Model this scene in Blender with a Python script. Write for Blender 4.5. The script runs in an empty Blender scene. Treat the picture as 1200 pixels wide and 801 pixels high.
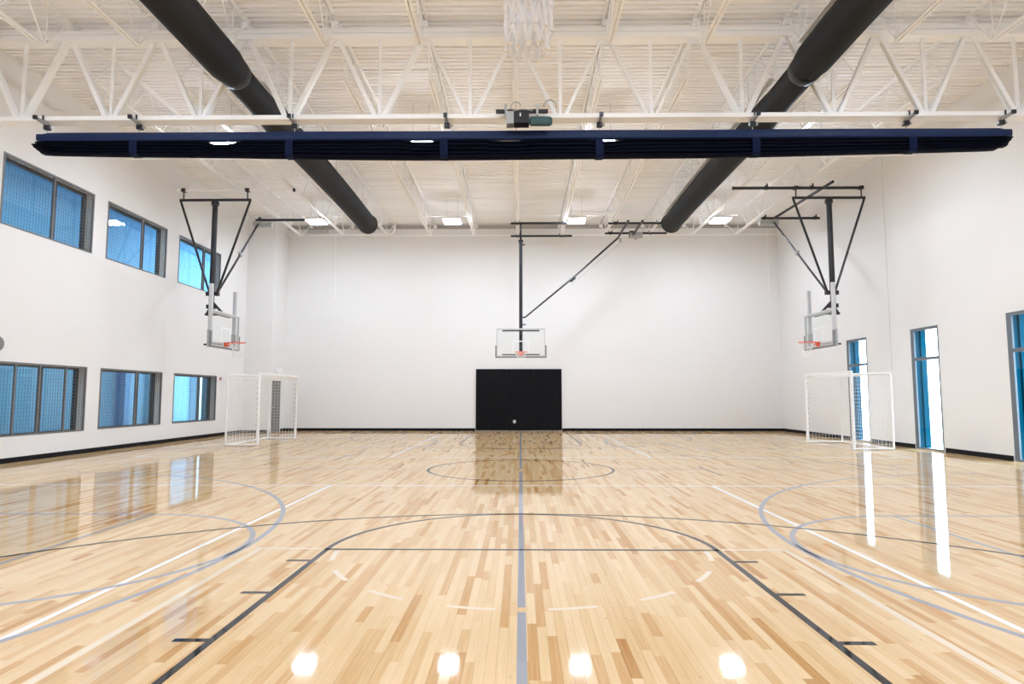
import bpy, math, random
import numpy as np
from mathutils import Vector, Matrix

S = bpy.context.scene
COL = S.collection
random.seed(7)

# ------------------------------------------------------------------ camera, world, exposure
cam = bpy.data.cameras.new('camera')
cam.sensor_fit = 'HORIZONTAL'; cam.sensor_width = 36.0
cam.lens = 36.0 * 753.05 / 1200.0
cam.clip_start = 0.05; cam.clip_end = 300
camo = bpy.data.objects.new('camera', cam); COL.objects.link(camo)
camo.location = (-0.0076, 0.0, 1.4118)
camo.rotation_euler = (math.pi / 2 + 0.0849, 0.0, 0.0127)
S.camera = camo

world = bpy.data.worlds.new('world'); S.world = world; world.use_nodes = True
wn = world.node_tree.nodes; wl = world.node_tree.links
bg = wn['Background']
bg.inputs['Color'].default_value = (0.64, 0.83, 1.0, 1); bg.inputs['Strength'].default_value = 5.0

S.view_settings.view_transform = 'Standard'; S.view_settings.look = 'None'
S.view_settings.gamma = 1.0; S.view_settings.use_curve_mapping = False
S.view_settings.exposure = 1.37
LIGHT_E = 57.0          # emission of the ceiling light diffusers
CORR_E = 16.0            # emission of the unseen fill strips added behind the left windows
S.cycles.max_bounces = 10; S.cycles.diffuse_bounces = 6; S.cycles.glossy_bounces = 4
S.cycles.transparent_max_bounces = 24
S.cycles.use_denoising = True
S.cycles.caustics_reflective = False; S.cycles.caustics_refractive = False
S.cycles.sample_clamp_indirect = 4.0

# ------------------------------------------------------------------ room measures (metres)
XL, XR, YF, YN = -10.95, 10.85, 26.8, -2.8
ZD = 8.72               # underside of the metal deck
GY = 12.0               # roof girder
MID = 12.77             # half-court
FT = 6.12               # near free-throw line

# ------------------------------------------------------------------ materials
def mat(name, col, rough=0.5, metal=0.0, spec=0.5, coat=0.0, noise=0.0, nscale=6.0, bump=0.0, bscale=60.0):
    m = bpy.data.materials.new(name); m.use_nodes = True
    nt = m.node_tree; b = nt.nodes['Principled BSDF']
    b.inputs['Base Color'].default_value = (*col, 1)
    b.inputs['Roughness'].default_value = rough; b.inputs['Metallic'].default_value = metal
    b.inputs['Specular IOR Level'].default_value = spec
    b.inputs['Coat Weight'].default_value = coat
    if noise > 0:
        tc = nt.nodes.new('ShaderNodeNewGeometry'); n = nt.nodes.new('ShaderNodeTexNoise')
        n.inputs['Scale'].default_value = nscale; n.inputs['Detail'].default_value = 4
        r = nt.nodes.new('ShaderNodeMixRGB'); r.blend_type = 'MIX'
        r.inputs[1].default_value = (*[c * (1 - noise) for c in col], 1)
        r.inputs[2].default_value = (*[min(1, c * (1 + noise)) for c in col], 1)
        nt.links.new(tc.outputs['Position'], n.inputs['Vector'])
        nt.links.new(n.outputs['Fac'], r.inputs[0]); nt.links.new(r.outputs[0], b.inputs['Base Color'])
    if bump > 0:
        tc = nt.nodes.new('ShaderNodeNewGeometry'); n = nt.nodes.new('ShaderNodeTexNoise')
        n.inputs['Scale'].default_value = bscale
        bp = nt.nodes.new('ShaderNodeBump'); bp.inputs['Strength'].default_value = bump; bp.inputs['Distance'].default_value = 0.01
        nt.links.new(tc.outputs['Position'], n.inputs['Vector'])
        nt.links.new(n.outputs['Fac'], bp.inputs['Height']); nt.links.new(bp.outputs[0], b.inputs['Normal'])
    return m

def emit(name, col, s):
    m = bpy.data.materials.new(name); m.use_nodes = True
    nt = m.node_tree; nt.nodes.remove(nt.nodes['Principled BSDF'])
    e = nt.nodes.new('ShaderNodeEmission'); e.inputs['Color'].default_value = (*col, 1); e.inputs['Strength'].default_value = s
    nt.links.new(e.outputs[0], nt.nodes['Material Output'].inputs['Surface'])
    return m

def thin_glass(name, tint, refl=1.0):
    m = bpy.data.materials.new(name); m.use_nodes = True
    nt = m.node_tree; nt.nodes.remove(nt.nodes['Principled BSDF'])
    t = nt.nodes.new('ShaderNodeBsdfTransparent'); t.inputs['Color'].default_value = (*tint, 1)
    g = nt.nodes.new('ShaderNodeBsdfGlossy'); g.inputs['Roughness'].default_value = 0.02
    f = nt.nodes.new('ShaderNodeLayerWeight'); f.inputs['Blend'].default_value = 0.5      # Schlick, the same from both faces
    p5 = nt.nodes.new('ShaderNodeMath'); p5.operation = 'POWER'; p5.inputs[1].default_value = 5.0
    k = nt.nodes.new('ShaderNodeMath'); k.operation = 'MULTIPLY_ADD'; k.inputs[1].default_value = 0.96*refl; k.inputs[2].default_value = 0.04*refl; k.use_clamp = True
    nt.links.new(f.outputs['Facing'], p5.inputs[0])
    mx = nt.nodes.new('ShaderNodeMixShader')
    nt.links.new(p5.outputs[0], k.inputs[0]); nt.links.new(k.outputs[0], mx.inputs[0])
    nt.links.new(t.outputs[0], mx.inputs[1]); nt.links.new(g.outputs[0], mx.inputs[2])
    nt.links.new(mx.outputs[0], nt.nodes['Material Output'].inputs['Surface'])
    return m

def lacquer(m, rough, bump=None):
    """turn a principled material into matt colour under a clear lacquer (Schlick falloff)"""
    nt = m.node_tree; b = nt.nodes['Principled BSDF']; L = nt.links.new
    d = nt.nodes.new('ShaderNodeBsdfDiffuse'); g = nt.nodes.new('ShaderNodeBsdfGlossy'); g.inputs['Roughness'].default_value = rough
    c = b.inputs['Base Color']
    if c.is_linked: L(c.links[0].from_socket, d.inputs['Color'])
    else: d.inputs['Color'].default_value = c.default_value
    lw = nt.nodes.new('ShaderNodeLayerWeight'); lw.inputs['Blend'].default_value = 0.5
    p = nt.nodes.new('ShaderNodeMath'); p.operation = 'POWER'; p.inputs[1].default_value = 4.0
    k = nt.nodes.new('ShaderNodeMath'); k.operation = 'MULTIPLY_ADD'; k.inputs[1].default_value = 0.74; k.inputs[2].default_value = 0.03
    mx = nt.nodes.new('ShaderNodeMixShader')
    L(lw.outputs['Facing'], p.inputs[0]); L(p.outputs[0], k.inputs[0]); L(k.outputs[0], mx.inputs[0])
    L(d.outputs[0], mx.inputs[1]); L(g.outputs[0], mx.inputs[2])
    if b.inputs['Normal'].is_linked:
        for n in (g,): L(b.inputs['Normal'].links[0].from_socket, n.inputs['Normal'])
    L(mx.outputs[0], nt.nodes['Material Output'].inputs['Surface']); nt.nodes.remove(b)
    return m

def wood():
    m = bpy.data.materials.new('maple_boards'); m.use_nodes = True
    nt = m.node_tree; b = nt.nodes['Principled BSDF']; L = nt.links.new
    at = nt.nodes.new('ShaderNodeAttribute'); at.attribute_name = 'tone'
    rp = nt.nodes.new('ShaderNodeValToRGB'); e = rp.color_ramp.elements
    e[0].position = 0.0; e[0].color = (0.765, 0.56, 0.33, 1)
    e[1].position = 1.0; e[1].color = (0.42, 0.195, 0.06, 1)
    x = e.new(0.35); x.color = (0.69, 0.47, 0.245, 1)
    x = e.new(0.7); x.color = (0.57, 0.325, 0.13, 1)
    geo = nt.nodes.new('ShaderNodeNewGeometry'); mp = nt.nodes.new('ShaderNodeMapping')
    mp.inputs['Scale'].default_value = (70, 2.2, 1)
    n = nt.nodes.new('ShaderNodeTexNoise'); n.inputs['Scale'].default_value = 1.0; n.inputs['Detail'].default_value = 5
    n.noise_dimensions = '4D'
    wv = nt.nodes.new('ShaderNodeMath'); wv.operation = 'MULTIPLY'; wv.inputs[1].default_value = 53.0
    L(at.outputs['Fac'], wv.inputs[0]); L(wv.outputs[0], n.inputs['W'])
    L(geo.outputs['Position'], mp.inputs['Vector']); L(mp.outputs[0], n.inputs['Vector'])
    ad = nt.nodes.new('ShaderNodeMath'); ad.operation = 'MULTIPLY_ADD'; ad.inputs[1].default_value = 0.62; ad.inputs[2].default_value = -0.31
    L(n.outputs['Fac'], ad.inputs[0])
    sm = nt.nodes.new('ShaderNodeMath'); sm.operation = 'ADD'; sm.use_clamp = True
    L(at.outputs['Fac'], sm.inputs[0]); L(ad.outputs[0], sm.inputs[1]); L(sm.outputs[0], rp.inputs['Fac'])
    # small knots and mineral streaks
    n2 = nt.nodes.new('ShaderNodeTexNoise'); n2.inputs['Scale'].default_value = 1.0; n2.inputs['Detail'].default_value = 2
    mp2 = nt.nodes.new('ShaderNodeMapping'); mp2.inputs['Scale'].default_value = (38, 9, 1)
    L(geo.outputs['Position'], mp2.inputs['Vector']); L(mp2.outputs[0], n2.inputs['Vector'])
    kr = nt.nodes.new('ShaderNodeMapRange'); kr.inputs['From Min'].default_value = 0.70; kr.inputs['From Max'].default_value = 0.80
    L(n2.outputs['Fac'], kr.inputs['Value'])
    mx = nt.nodes.new('ShaderNodeMixRGB'); mx.inputs[2].default_value = (0.33, 0.17, 0.07, 1)
    km = nt.nodes.new('ShaderNodeMath'); km.operation = 'MULTIPLY'; km.inputs[1].default_value = 0.6
    L(kr.outputs[0], km.inputs[0]); L(km.outputs[0], mx.inputs[0]); L(rp.outputs[0], mx.inputs[1]); L(mx.outputs[0], b.inputs['Base Color'])
    b.inputs['Roughness'].default_value = 0.045
    b.inputs['IOR'].default_value = 1.52
    # barely uneven lacquer
    n3 = nt.nodes.new('ShaderNodeTexNoise'); n3.inputs['Scale'].default_value = 9.0; n3.inputs['Detail'].default_value = 3
    L(geo.outputs['Position'], n3.inputs['Vector'])
    bp = nt.nodes.new('ShaderNodeBump'); bp.inputs['Strength'].default_value = 0.025; bp.inputs['Distance'].default_value = 0.002
    L(n3.outputs['Fac'], bp.inputs['Height']); L(bp.outputs[0], b.inputs['Normal'])
    return m

M = dict(
    wood=wood(),
    under=mat('subfloor', (0.16, 0.09, 0.04), 0.8),
    wall=mat('white_wall_paint', (0.80, 0.793, 0.783), 0.55, spec=0.3, noise=0.012, nscale=0.7, bump=0.05, bscale=90),
    deck=mat('white_painted_deck', (0.945, 0.935, 0.925), 0.55, spec=0.3, noise=0.015, nscale=1.3),
    steel=mat('white_painted_steel', (0.93, 0.925, 0.915), 0.5, spec=0.35, noise=0.015, nscale=3),
    base=mat('black_rubber', (0.006, 0.006, 0.0075), 0.6, spec=0.15),
    duct=mat('black_duct_fabric', (0.0105, 0.0107, 0.012), 0.7, spec=0.25, noise=0.25, nscale=3, bump=0.35, bscale=5),
    collar=mat('black_collar', (0.010, 0.010, 0.011), 0.5),
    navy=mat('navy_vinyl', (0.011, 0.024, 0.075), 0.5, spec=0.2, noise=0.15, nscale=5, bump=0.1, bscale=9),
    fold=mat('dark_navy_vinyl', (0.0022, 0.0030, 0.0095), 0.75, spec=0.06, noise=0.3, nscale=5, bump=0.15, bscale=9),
    strap=mat('blue_webbing', (0.005, 0.010, 0.038), 0.7, spec=0.1, noise=0.2, nscale=60),
    black=mat('black_painted_steel', (0.012, 0.012, 0.016), 0.4, noise=0.1, nscale=8),
    grey=mat('grey_metal', (0.42, 0.43, 0.43), 0.4, metal=0.5, noise=0.08, nscale=20),
    silver=mat('silver_aluminium', (0.60, 0.61, 0.62), 0.4, metal=0.15, noise=0.04, nscale=20),
    teal=mat('teal_motor_paint', (0.035, 0.10, 0.11), 0.4, noise=0.1, nscale=20),
    pad=mat('black_vinyl_pad', (0.0055, 0.006, 0.0075), 0.6, spec=0.1, noise=0.1, nscale=4, bump=0.08, bscale=70),
    orange=mat('orange_rim_paint', (0.85, 0.10, 0.025), 0.35, noise=0.05, nscale=20),
    net=mat('white_cord', (0.86, 0.85, 0.84), 0.8, noise=0.04, nscale=80),
    boardpad=mat('grey_foam_edge', (0.22, 0.22, 0.22), 0.6, noise=0.05, nscale=20),
    white=mat('white_enamel', (0.84, 0.84, 0.84), 0.35, noise=0.01, nscale=10),
    glass=thin_glass('backboard_glass', (0.98, 0.992, 0.988), 0.5),
    winglass=thin_glass('clear_window_glass', (0.96, 0.98, 0.99), 0.45),
    blueglass=thin_glass('blue_tinted_glass', (0.80, 0.93, 0.98), 1.5),
    frame=mat('dark_bronze_frame', (0.055, 0.050, 0.048), 0.45, noise=0.1, nscale=10),
    guard=mat('grey_steel_guard', (0.17, 0.165, 0.16), 0.5, noise=0.1, nscale=10),
    jamb=mat('grey_jamb_paint', (0.84, 0.82, 0.79), 0.6, noise=0.03, nscale=4),
    alframe=mat('grey_aluminium_frame', (0.13, 0.155, 0.18), 0.5, metal=0.0, noise=0.05, nscale=10),
    reveal=mat('teal_blue_panel', (0.002, 0.060, 0.10), 0.9, spec=0.0, noise=0.05, nscale=3),
    ground=mat('pale_concrete', (0.62, 0.61, 0.58), 0.8, noise=0.06, nscale=0.6),
    corr=mat('blue_grey_paint', (0.30, 0.52, 0.66), 0.6, noise=0.06, nscale=0.8),
    bluestripe=mat('blue_stripe_paint', (0.08, 0.30, 0.55), 0.5, noise=0.04, nscale=2),
    corrdark=mat('slate_paint', (0.05, 0.085, 0.095), 0.6, noise=0.06, nscale=0.8),
    corrfloor=mat('corridor_carpet', (0.10, 0.16, 0.20), 0.8, noise=0.1, nscale=5),
    line_black=mat('black_court_paint', (0.035, 0.035, 0.038), 0.09, noise=0.25, nscale=7),
    line_grey=mat('grey_court_paint', (0.34, 0.345, 0.37), 0.06, noise=0.05, nscale=7),
    line_white=mat('white_court_paint', (0.86, 0.85, 0.82), 0.08, noise=0.02, nscale=7),
    line_cream=mat('cream_court_paint', (0.77, 0.645, 0.475), 0.09, noise=0.03, nscale=7),
    lamp=emit('light_diffuser', (0.745, 0.84, 0.985), LIGHT_E),
    strip=emit('cool_fill_strip', (0.72, 0.90, 1.0), CORR_E),
    red=mat('red_enamel', (0.42, 0.12, 0.10), 0.4, noise=0.05, nscale=30),
    door=mat('grey_door_paint', (0.17, 0.17, 0.17), 0.5, noise=0.04, nscale=5),
    band=mat('shadow_gap_and_vent_grey', (0.40, 0.37, 0.34), 0.6, noise=0.04, nscale=5),  # tone of the shadow gap over the far wall, also the vent back
)

for k_ in ('wood', 'line_black', 'line_grey', 'line_white', 'line_cream'): lacquer(M[k_], 0.045)

# ------------------------------------------------------------------ mesh helpers
class MB:
    def __init__(s): s.v = []; s.f = []
    def add(s, vs, fs):
        o = len(s.v); s.v += [tuple(p) for p in vs]; s.f += [tuple(i + o for i in f) for f in fs]; return s
    def box(s, x0, x1, y0, y1, z0, z1):
        if x0 > x1: x0, x1 = x1, x0
        if y0 > y1: y0, y1 = y1, y0
        if z0 > z1: z0, z1 = z1, z0
        return s.add([(x0,y0,z0),(x1,y0,z0),(x1,y1,z0),(x0,y1,z0),(x0,y0,z1),(x1,y0,z1),(x1,y1,z1),(x0,y1,z1)],
                     [(0,3,2,1),(4,5,6,7),(0,1,5,4),(1,2,6,5),(2,3,7,6),(3,0,4,7)])
    def bar(s, a, b, w, h=None, up=(0,0,1)):
        a = Vector(a); b = Vector(b); h = w if h is None else h
        d = (b - a).normalized(); u = Vector(up)
        if abs(d.dot(u)) > 0.98: u = Vector((0,1,0)) if abs(d.y) < 0.9 else Vector((1,0,0))
        r = d.cross(u).normalized(); u = r.cross(d).normalized()
        r *= w / 2; u *= h / 2
        return s.add([a-r-u, a+r-u, a+r+u, a-r+u, b-r-u, b+r-u, b+r+u, b-r+u],
                     [(0,3,2,1),(4,5,6,7),(0,1,5,4),(1,2,6,5),(2,3,7,6),(3,0,4,7)])
    def tube(s, pts, r, n=8, cap=True):
        pts = [Vector(p) for p in pts]; rs = r if isinstance(r, (list, tuple)) else [r] * len(pts)
        vs = []; fs = []; pu = None
        for i, p in enumerate(pts):
            d = (pts[min(i+1, len(pts)-1)] - pts[max(i-1, 0)]).normalized()
            if pu is None:
                pu = Vector((0,0,1)) if abs(d.z) < 0.9 else Vector((1,0,0))
            q = d.cross(pu).normalized(); pu = q.cross(d).normalized()
            for k in range(n):
                t = 2 * math.pi * k / n
                vs.append(p + (q * math.cos(t) + pu * math.sin(t)) * rs[i])
        for i in range(len(pts) - 1):
            for k in range(n):
                a = i*n+k; b = i*n+(k+1) % n
                fs.append((a, b, b+n, a+n))
        if cap:
            fs.append(tuple(range(n-1, -1, -1))); fs.append(tuple((len(pts)-1)*n+k for k in range(n)))
        return s.add(vs, fs)
    def build(s, name, m, parent=None, smooth=False, loc=None):
        me = bpy.data.meshes.new(name); me.from_pydata(s.v, [], s.f); me.update()
        me.materials.append(m)
        if smooth: me.polygons.foreach_set('use_smooth', [True] * len(me.polygons))
        o = bpy.data.objects.new(name, me); COL.objects.link(o)
        if loc is not None: o.location = loc
        if parent is not None: o.parent = parent
        return o

def tag(o, label=None, cat=None, group=None, kind=None):
    if label: o['label'] = label
    if cat: o['category'] = cat
    if group: o['group'] = group
    if kind: o['kind'] = kind
    return o
def thing(name, label, cat, loc=(0,0,0), rz=0.0, group=None):
    o = bpy.data.objects.new(name, None); COL.objects.link(o)
    o.empty_display_size = 0.2
    o.location = loc; o.rotation_euler = (0, 0, rz)
    return tag(o, label, cat, group)
def bevel(o, w=0.006, seg=2):
    m = o.modifiers.new('bevel', 'BEVEL'); m.width = w; m.segments = seg; m.limit_method = 'ANGLE'; return o
def copy_tree(o, parent=None):
    c = o.copy(); COL.objects.link(c); c.parent = parent
    for ch in list(o.children): copy_tree(ch, c)
    return c

# ================================================================== THE SETTING
# ---- floor: subfloor, boards, court lines
floor = MB().box(XL-0.3, XR+0.3, YN-0.3, YF+0.3, -0.25, -0.012).build('floor', M['under'])
tag(floor, 'glossy maple strip floor of the gymnasium with painted court lines', kind='structure')

rng = np.random.default_rng(11)
BW = 0.0572
strips = int(round((XR - XL) / BW)); BW = (XR - XL) / strips
bx, by0, by1 = [], [], []
for i in range(strips):
    y = YN - rng.random() * 0.6
    while y < YF:
        l = min(1.6, max(0.25, rng.gamma(3.0, 0.26)))
        bx.append(i); by0.append(max(y, YN)); by1.append(min(y + l, YF)); y += l
bx = np.array(bx); by0 = np.array(by0); by1 = np.array(by1)
ok = by1 - by0 > 0.01; bx, by0, by1 = bx[ok], by0[ok], by1[ok]
tone = np.clip(rng.beta(1.25, 2.9, len(bx)), 0, 1)
g = 0.0004
x0 = XL + bx * BW + g; x1 = XL + (bx + 1) * BW - g; y0 = by0 + g; y1 = by1 - g
zt = -rng.random(len(bx)) * 0.00025 * (by0 < 7.0)
# boards that show largest: inside the frame and nearest
cxs = (x0 + x1) / 2; cys = (y0 + y1) / 2
vis = (np.abs(cxs) < 0.79 * y1 + 0.05) & (y1 > 3.22)
order = np.argsort(np.where(vis, cys, 1e9))[:300]
near = np.zeros(len(bx), bool); near[order] = True
QF = np.array([(4,5,6,7),(0,1,5,4),(1,2,6,5),(2,3,7,6),(3,0,4,7)])
def board_arrays(idx):
    n = len(idx); zb = np.full(n, -0.012)
    X0, X1, Y0, Y1, ZT = x0[idx], x1[idx], y0[idx], y1[idx], zt[idx]
    v = np.stack([np.stack([X0,Y0,zb],1),np.stack([X1,Y0,zb],1),np.stack([X1,Y1,zb],1),np.stack([X0,Y1,zb],1),
                  np.stack([X0,Y0,ZT],1),np.stack([X1,Y0,ZT],1),np.stack([X1,Y1,ZT],1),np.stack([X0,Y1,ZT],1)],1)
    f = QF[None] + (np.arange(n) * 8)[:, None, None]
    return v.reshape(-1, 3), f.reshape(-1, 4), np.repeat(tone[idx], 5)
def board_mesh(idx, name):
    v, f, t = board_arrays(idx)
    me = bpy.data.meshes.new(name); me.vertices.add(len(v)); me.vertices.foreach_set('co', v.ravel())
    me.loops.add(f.size); me.loops.foreach_set('vertex_index', f.ravel())
    me.polygons.add(len(f)); me.polygons.foreach_set('loop_start', np.arange(0, f.size, 4))
    me.update(calc_edges=True); me.shade_flat()
    a = me.attributes.new('tone', 'FLOAT', 'FACE'); a.data.foreach_set('value', t.astype(np.float32))
    me.materials.append(M['wood'])
    return me
o = bpy.data.objects.new('floor_boards', board_mesh(np.where(~near)[0], 'floor_boards')); COL.objects.link(o)
o.parent = floor; o['kind'] = 'stuff'
for k in order:
    o = bpy.data.objects.new('floor_board', board_mesh(np.array([k]), 'floor_board')); COL.objects.link(o); o.parent = floor

def ribbon(pts, w, z):                      # thin painted line along a list of (x, y)
    b = MB(); P = [Vector((p[0], p[1], 0)) for p in pts]; n = len(P); vs = []; fs = []
    for i, p in enumerate(P):
        d = (P[min(i+1, n-1)] - P[max(i-1, 0)]).normalized(); q = Vector((-d.y, d.x, 0)) * (w / 2)
        vs += [(p.x+q.x, p.y+q.y, z), (p.x-q.x, p.y-q.y, z), (p.x+q.x, p.y+q.y, 0.0), (p.x-q.x, p.y-q.y, 0.0)]
    for i in range(n - 1):
        a = i*4; c = a+4
        fs += [(a, a+1, c+1, c), (a+2, a, c, c+2), (a+1, a+3, c+3, c+1)]
    b.add(vs, fs); return b
def arc(cx, cy, r, a0, a1, n=48):
    return [(cx + r*math.cos(math.radians(a0+(a1-a0)*i/n)), cy + r*math.sin(math.radians(a0+(a1-a0)*i/n))) for i in range(n+1)]
LZ = {'line_cream': 0.0005, 'line_white': 0.0008, 'line_grey': 0.0011, 'line_black': 0.0014}
def line(pts, m, label, w=0.05):
    o = ribbon(pts, w, LZ[m]).build('court_line', M[m], floor); tag(o, label); return o
for far in (False, True):
    fy = (lambda y: 2*MID - y) if far else (lambda y: y)
    sgn = -1 if far else 1
    wh = 'far' if far else 'near'
    for sx in (-1, 1):
        sd = 'left' if sx < 0 else 'right'
        line([(sx*1.805, fy(0.33)), (sx*1.805, fy(FT))], 'line_black', f'{sd} black lane line of the {wh} key')
        for k in range(4):
            y = fy(FT - 0.44 - 0.914*k)
            line([(sx*1.83, y), (sx*2.03, y)], 'line_black', f'short black lane mark beside the {sd} lane line of the {wh} key')
        line([(sx*2.44, fy(0.4)), (sx*2.44, fy(FT))], 'line_cream', f'pale cream lane line {sd} of the {wh} key', 0.055)
        line([(sx*1.86, fy(FT)), (sx*2.47, fy(FT))], 'line_cream', f'pale cream stub of the {wh} free throw line on the {sd}', 0.05)
        c = [(0,0)]
    line([(-1.83, fy(FT-0.025)), (1.83, fy(FT-0.025))], 'line_black', f'thin dark {wh} free throw line')
    line([(x, fy(y)) for x, y in arc(0, FT-0.02, 1.805, 0, 180)], 'line_black', f'dark semicircle above the {wh} free throw line')
    line([(x, fy(y)) for x, y in ([(5.995, 0.33)] + arc(0, 1.92, 5.995, 0, 180, 96) + [(-5.995, 0.33)])], 'line_black', f'long dark three point arc of the {wh} half')
    line([(-7.6, fy(0.30)), (7.6, fy(0.30))], 'line_black', f'black baseline of the {wh} half')
    for k in range(8):                       # dashed lower half of the free-throw circle
        a = 270 + (6 + 23.5*(k//2)) * (1 if k % 2 else -1)
        line([(x, fy(y)) for x, y in arc(0, FT-0.02, 1.69, a, a + (11.5 if k % 2 else -11.5), 6)], 'line_cream', f'pale dash of the dashed circle in the {wh} key', 0.045)
line(arc(0, MID, 1.80, 0, 360, 96), 'line_black', 'dark centre circle', 0.05)
line([(-7.6, MID), (-1.85, MID)], 'line_grey', 'faint grey half court line on the left', 0.04)
line([(1.85, MID), (7.6, MID)], 'line_grey', 'faint grey half court line on the right', 0.04)
for a, b in ((3.27, 4.36), (4.46, 12.35), (12.75, 26.5)):
    line([(0, a), (0, b)], 'line_grey', 'blue grey line down the middle of the floor', 0.055)
line([(-0.45, 3.2), (0.5, 3.2)], 'line_cream', 'pale cream line at the near end of the grey line', 0.06)
for cy, ya, yb, wh in ((6.05, 1.5, 10.4, 'near'), (19.7, 15.25, 24.2, 'far')):
    for sx in (-1, 1):
        sd = 'left' if sx < 0 else 'right'
        line([(sx*3.04, ya), (sx*3.04, yb)], 'line_white', f'white line along the {sd} of the {wh} half', 0.05)
        line([(sx*9.1, ya), (sx*9.1, yb)], 'line_white', f'white end line near the {sd} wall in the {wh} half', 0.05)
        X = sx * 8.7
        pts = arc(X, cy, 6.1, -88, 88, 72) if sx < 0 else arc(X, cy, 6.1, 92, 268, 72)
        line(pts, 'line_grey', f'large blue grey arc facing the {sd} side hoop in the {wh} half', 0.055)
        xf = sx * 4.43
        pts = arc(xf, cy, 1.80, -90, 90, 40) if sx < 0 else arc(xf, cy, 1.80, 90, 270, 40)
        line(pts, 'line_grey', f'small blue grey semicircle of the {sd} side key in the {wh} half', 0.055)
        line([(xf, cy-1.8), (xf, cy+1.8)], 'line_grey', f'blue grey free throw line of the {sd} side key in the {wh} half', 0.045)
        for s2 in (-1, 1):
            line([(xf, cy+s2*1.8), (sx*9.9, cy+s2*1.8)], 'line_grey', f'blue grey lane line towards the {sd} wall in the {wh} half', 0.05)
    for y in (ya, yb):
        line([(-9.1, y), (9.1, y)], 'line_white', f'thin white line across the {wh} half', 0.045)

# ---- walls
def holed_wall(name, x0, x1, ya, yb, za, zb, holes, m):
    """slab between x0 and x1 with rectangular holes (y0,y1,z0,z1)"""
    ys = sorted({ya, yb, *[h[0] for h in holes], *[h[1] for h in holes]})
    zs = sorted({za, zb, *[h[2] for h in holes], *[h[3] for h in holes]})
    solid = {}
    for i in range(len(ys)-1):
        for j in range(len(zs)-1):
            cy = (ys[i]+ys[i+1])/2; cz = (zs[j]+zs[j+1])/2
            solid[i, j] = not any(h[0] < cy < h[1] and h[2] < cz < h[3] for h in holes)
    vi = {}; vs = []; fs = []
    def V(x, y, z):
        k = (round(x,4), round(y,4), round(z,4))
        if k not in vi: vi[k] = len(vs); vs.append(k)
        return vi[k]
    for (i, j), s in solid.items():
        if not s: continue
        a, b, c, d = ys[i], ys[i+1], zs[j], zs[j+1]
        fs.append((V(x1,a,c), V(x1,b,c), V(x1,b,d), V(x1,a,d)))
        fs.append((V(x0,b,c), V(x0,a,c), V(x0,a,d), V(x0,b,d)))
        for di, dj, q in ((-1,0,(a,a,c,d)), (1,0,(b,b,c,d)), (0,-1,None), (0,1,None)):
            if solid.get((i+di, j+dj), False): continue
            if di: fs.append((V(x0,q[0],c), V(x1,q[0],c), V(x1,q[0],d), V(x0,q[0],d)))
            else:
                z = c if dj < 0 else d
                fs.append((V(x0,a,z), V(x1,a,z), V(x1,b,z), V(x0,b,z)))
    return MB().add(vs, fs).build(name, m)

LW = [(13.10,16.03,5.05,6.60),(16.57,19.45,5.05,6.60),(20.15,23.03,5.05,6.60),
      (13.10,16.10,0.56,2.16),(16.62,19.53,0.57,2.16),(20.19,23.06,0.57,2.16)]
RW = [(20.22,21.42,0.02,3.27),(16.76,17.91,0.02,3.27),(13.24,14.38,0.02,3.27)]
ZT = 9.0
tag(holed_wall('wall_left', XL-0.32, XL, YN-0.3, YF+0.3, -0.25, ZT, LW, M['wall']), 'white left wall with two rows of guarded windows', kind='structure')
tag(holed_wall('wall_right', XR, XR+0.36, YN-0.3, YF+0.3, -0.25, ZT, RW, M['wall']), 'white right wall with three tall narrow windows', kind='structure')
tag(MB().box(XL-0.32, XR+0.36, YF, YF+0.3, -0.25, ZT).build('wall_far', M['wall']), 'plain white far wall behind the black pads', kind='structure')
tag(MB().box(XL-0.32, XR+0.36, YN-0.3, YN, -0.25, ZT).build('wall_near', M['wall']), 'white wall behind the camera', kind='structure')
# boxed-out chase in the far left corner with a door in its side
BX, BY = -9.86, 25.3
tag(MB().box(XL, BX, BY, YF, -0.012, ZD).build('wall_chase', M['wall']), 'white boxed-out corner in the far left with a door', kind='structure')
d = MB().box(BX, BX+0.012, 25.36, 26.32, 0.0, 2.06).build('door_1', M['door'])
tag(d, 'dark grey door in the side of the far left boxed-out corner', kind='structure')
MB().box(BX, BX+0.03, 25.31, 25.36, 0, 2.11).box(BX, BX+0.03, 26.32, 26.37, 0, 2.11).box(BX, BX+0.03, 25.36, 26.32, 2.06, 2.11).build('door_frame', M['jamb'], d)
MB().tube([(BX+0.012, 25.44, 1.0), (BX+0.06, 25.44, 1.0), (BX+0.06, 25.56, 1.0)], 0.011).build('door_handle', M['silver'], d)

# baseboards
def base(name, label, *boxes):
    b = MB()
    for q in boxes: b.box(*q)
    tag(b.build(name, M['base']), label, kind='structure')
base('baseboard_far', 'black rubber base along the far wall', (BX, -1.87, YF-0.012, YF, 0, 0.115), (1.73, XR, YF-0.012, YF, 0, 0.115))
base('baseboard_left', 'black rubber base along the left wall', (XL, XL+0.012, YN, BY, 0, 0.11), (XL, BX, BY-0.012, BY, 0, 0.11), (BX, BX+0.012, 26.37, YF, 0, 0.11))
ys = [YN] + [v for w in sorted(RW) for v in (w[0]-0.06, w[1]+0.06)] + [YF]
base('baseboard_right', 'black rubber base along the right wall between the windows', *[(XR-0.012, XR, ys[i], ys[i+1], 0, 0.115) for i in range(0, len(ys), 2)])

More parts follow.
